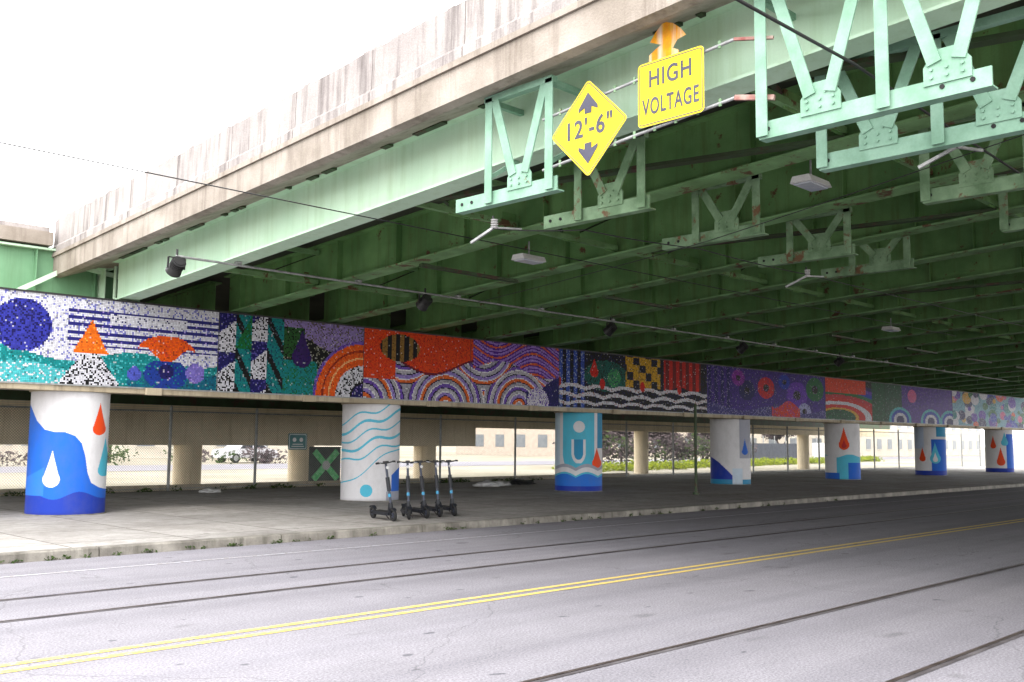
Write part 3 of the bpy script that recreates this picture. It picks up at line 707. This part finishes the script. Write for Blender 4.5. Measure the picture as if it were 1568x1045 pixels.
for k in range(50):
    x=rng.uniform(0,30); clump(b,(x,28.0+rng.uniform(-.1,.15),.16),(.25,.12,.12),26,.05,LG)
b.obj('weeds',recalc=False)
WALL=mat('building_wall',lin((190,184,170)),lin((176,168,156)),scale=.5); WIN=mat('window_glass',lin((100,106,112)),lin((120,124,128)),rough=.3); ROOF=mat('roof',lin((120,112,106)))
def building(x0,x1,y0,y1,h,wm):
    e=empty('office_building'); b=MB(); b.box(x0,x1,y0,y1,-.02,h,wm); b.obj('walls',e)
    b=MB(); b.box(x0-.3,x1+.3,y0-.3,y1+.3,h,h+.4,ROOF); b.obj('roof',e)
    b=MB()
    for z in np.arange(1.0,h-1.5,3.2):
        for x in np.arange(x0+1,x1-2,3.6): b.box(x,x+1.5,y0-.04,y0-.01,z,z+1.5,WIN); b.box(x-.08,x+1.58,y0-.09,y0-.042,z-.12,z-.02,wm)
        for y in np.arange(y0+1,y1-2,3.6): b.box(x0-.04,x0-.01,y,y+1.5,z,z+1.5,WIN)
    b.obj('windows',e)
PINK=mat('stucco_wall',lin((186,174,160)),lin((172,160,148)),scale=2)
building(28,52,80,95,8,WALL); building(85,120,78,95,7,PINK); building(135,185,66,88,9,WALL); building(5,20,90,105,6,PINK)
CG=mat('car_glass',(.03,.035,.04),(.05,.05,.06),rough=.1)
def car(x,y,rot,c):
    m=mat('car_paint',c,tuple(v*.95 for v in c),rough=.25,fine=.02); b=MB()
    body=[(-2.25,.35),(-2.2,.85),(-1.9,.95),(-1.2,1.0),(-.75,1.42),(.7,1.45),(1.35,1.02),(2.1,.88),(2.25,.6),(2.22,.32)]
    b.extr(body,1,-.88,.88,m)
    for y0,y1 in ((-.895,-.883),(.883,.895)):
        b.extr([(-1.08,1.0),(-.7,1.37),(-.05,1.39),(-.05,1.01)],1,y0,y1,CG); b.extr([(.05,1.01),(.05,1.39),(.65,1.39),(1.2,1.02)],1,y0,y1,CG)
    for cx in (-1.4,1.4):
        for s in (-1,1): b.cyl((cx,s*.72,.33),(cx,s*.90,.33),.33,RUB,n=24); b.cyl((cx,s*.90,.33),(cx,s*.91,.33),.2,STEEL,n=16)
    o=b.obj('parked_car',bevel=.04); o.location=(x,y,0); o.rotation_euler=(0,0,rot)
car(37,64,.1,lin((190,190,195)))
b=MB(); b.box(75,88,48.0,48.1,.3,1.7,mat('dark_banner',lin((54,58,68)),lin((70,74,84)))); b.box(90,98,48,48.1,.3,1.8,WHITE)
for x in range(75,100,2): b.cyl((x,48.15,0),(x,48.15,2.4),.05,STEEL,n=6)
b.obj('banner_fence')

# ---------------------------------------------------------------- light
w=bpy.data.worlds.new('World'); scene.world=w; w.use_nodes=True; nt=w.node_tree; bg=nt.nodes['Background']
sk=nt.nodes.new('ShaderNodeTexSky'); sk.sky_type='NISHITA'; sk.sun_disc=False
d=Vector((.62,.45,-.75)).normalized()
el=math.asin(-d.z); az=math.atan2(-d.x,-d.y)
sk.sun_elevation=el; sk.sun_rotation=az; sk.dust_density=3; sk.air_density=1.2
mx=mixc(nt,.88,sk.outputs[0],(40,39.6,39.6)); nt.links.new(mx,bg.inputs[0]); bg.inputs[1].default_value=.15
su=bpy.data.lights.new('sun','SUN'); su.energy=1.5; su.angle=math.radians(12); su.color=(1,.95,.87)
so=bpy.data.objects.new('sun',su); scene.collection.objects.link(so); so.rotation_euler=d.to_track_quat('-Z','Y').to_euler()
scene.view_settings.view_transform='Standard'; scene.view_settings.look='None'; scene.view_settings.exposure=0
# ---------------------------------------------------------------- camera
cam=bpy.data.cameras.new('camera'); co=bpy.data.objects.new('camera',cam); scene.collection.objects.link(co); scene.camera=co
cam.sensor_width=36; cam.lens=1510.86/1568*36; cam.clip_end=3000
yaw,pi_,ro=math.radians(45),.1011,.0091
fw=Vector((math.cos(yaw)*math.cos(pi_),math.sin(yaw)*math.cos(pi_),math.sin(pi_)))
rt=Vector((math.sin(yaw),-math.cos(yaw),0)); up=rt.cross(fw)
r2=rt*math.cos(ro)+up*math.sin(ro); u2=up*math.cos(ro)-rt*math.sin(ro)
co.matrix_world=Matrix(((r2.x,u2.x,-fw.x,0),(r2.y,u2.y,-fw.y,0),(r2.z,u2.z,-fw.z,1.70),(0,0,0,1)))
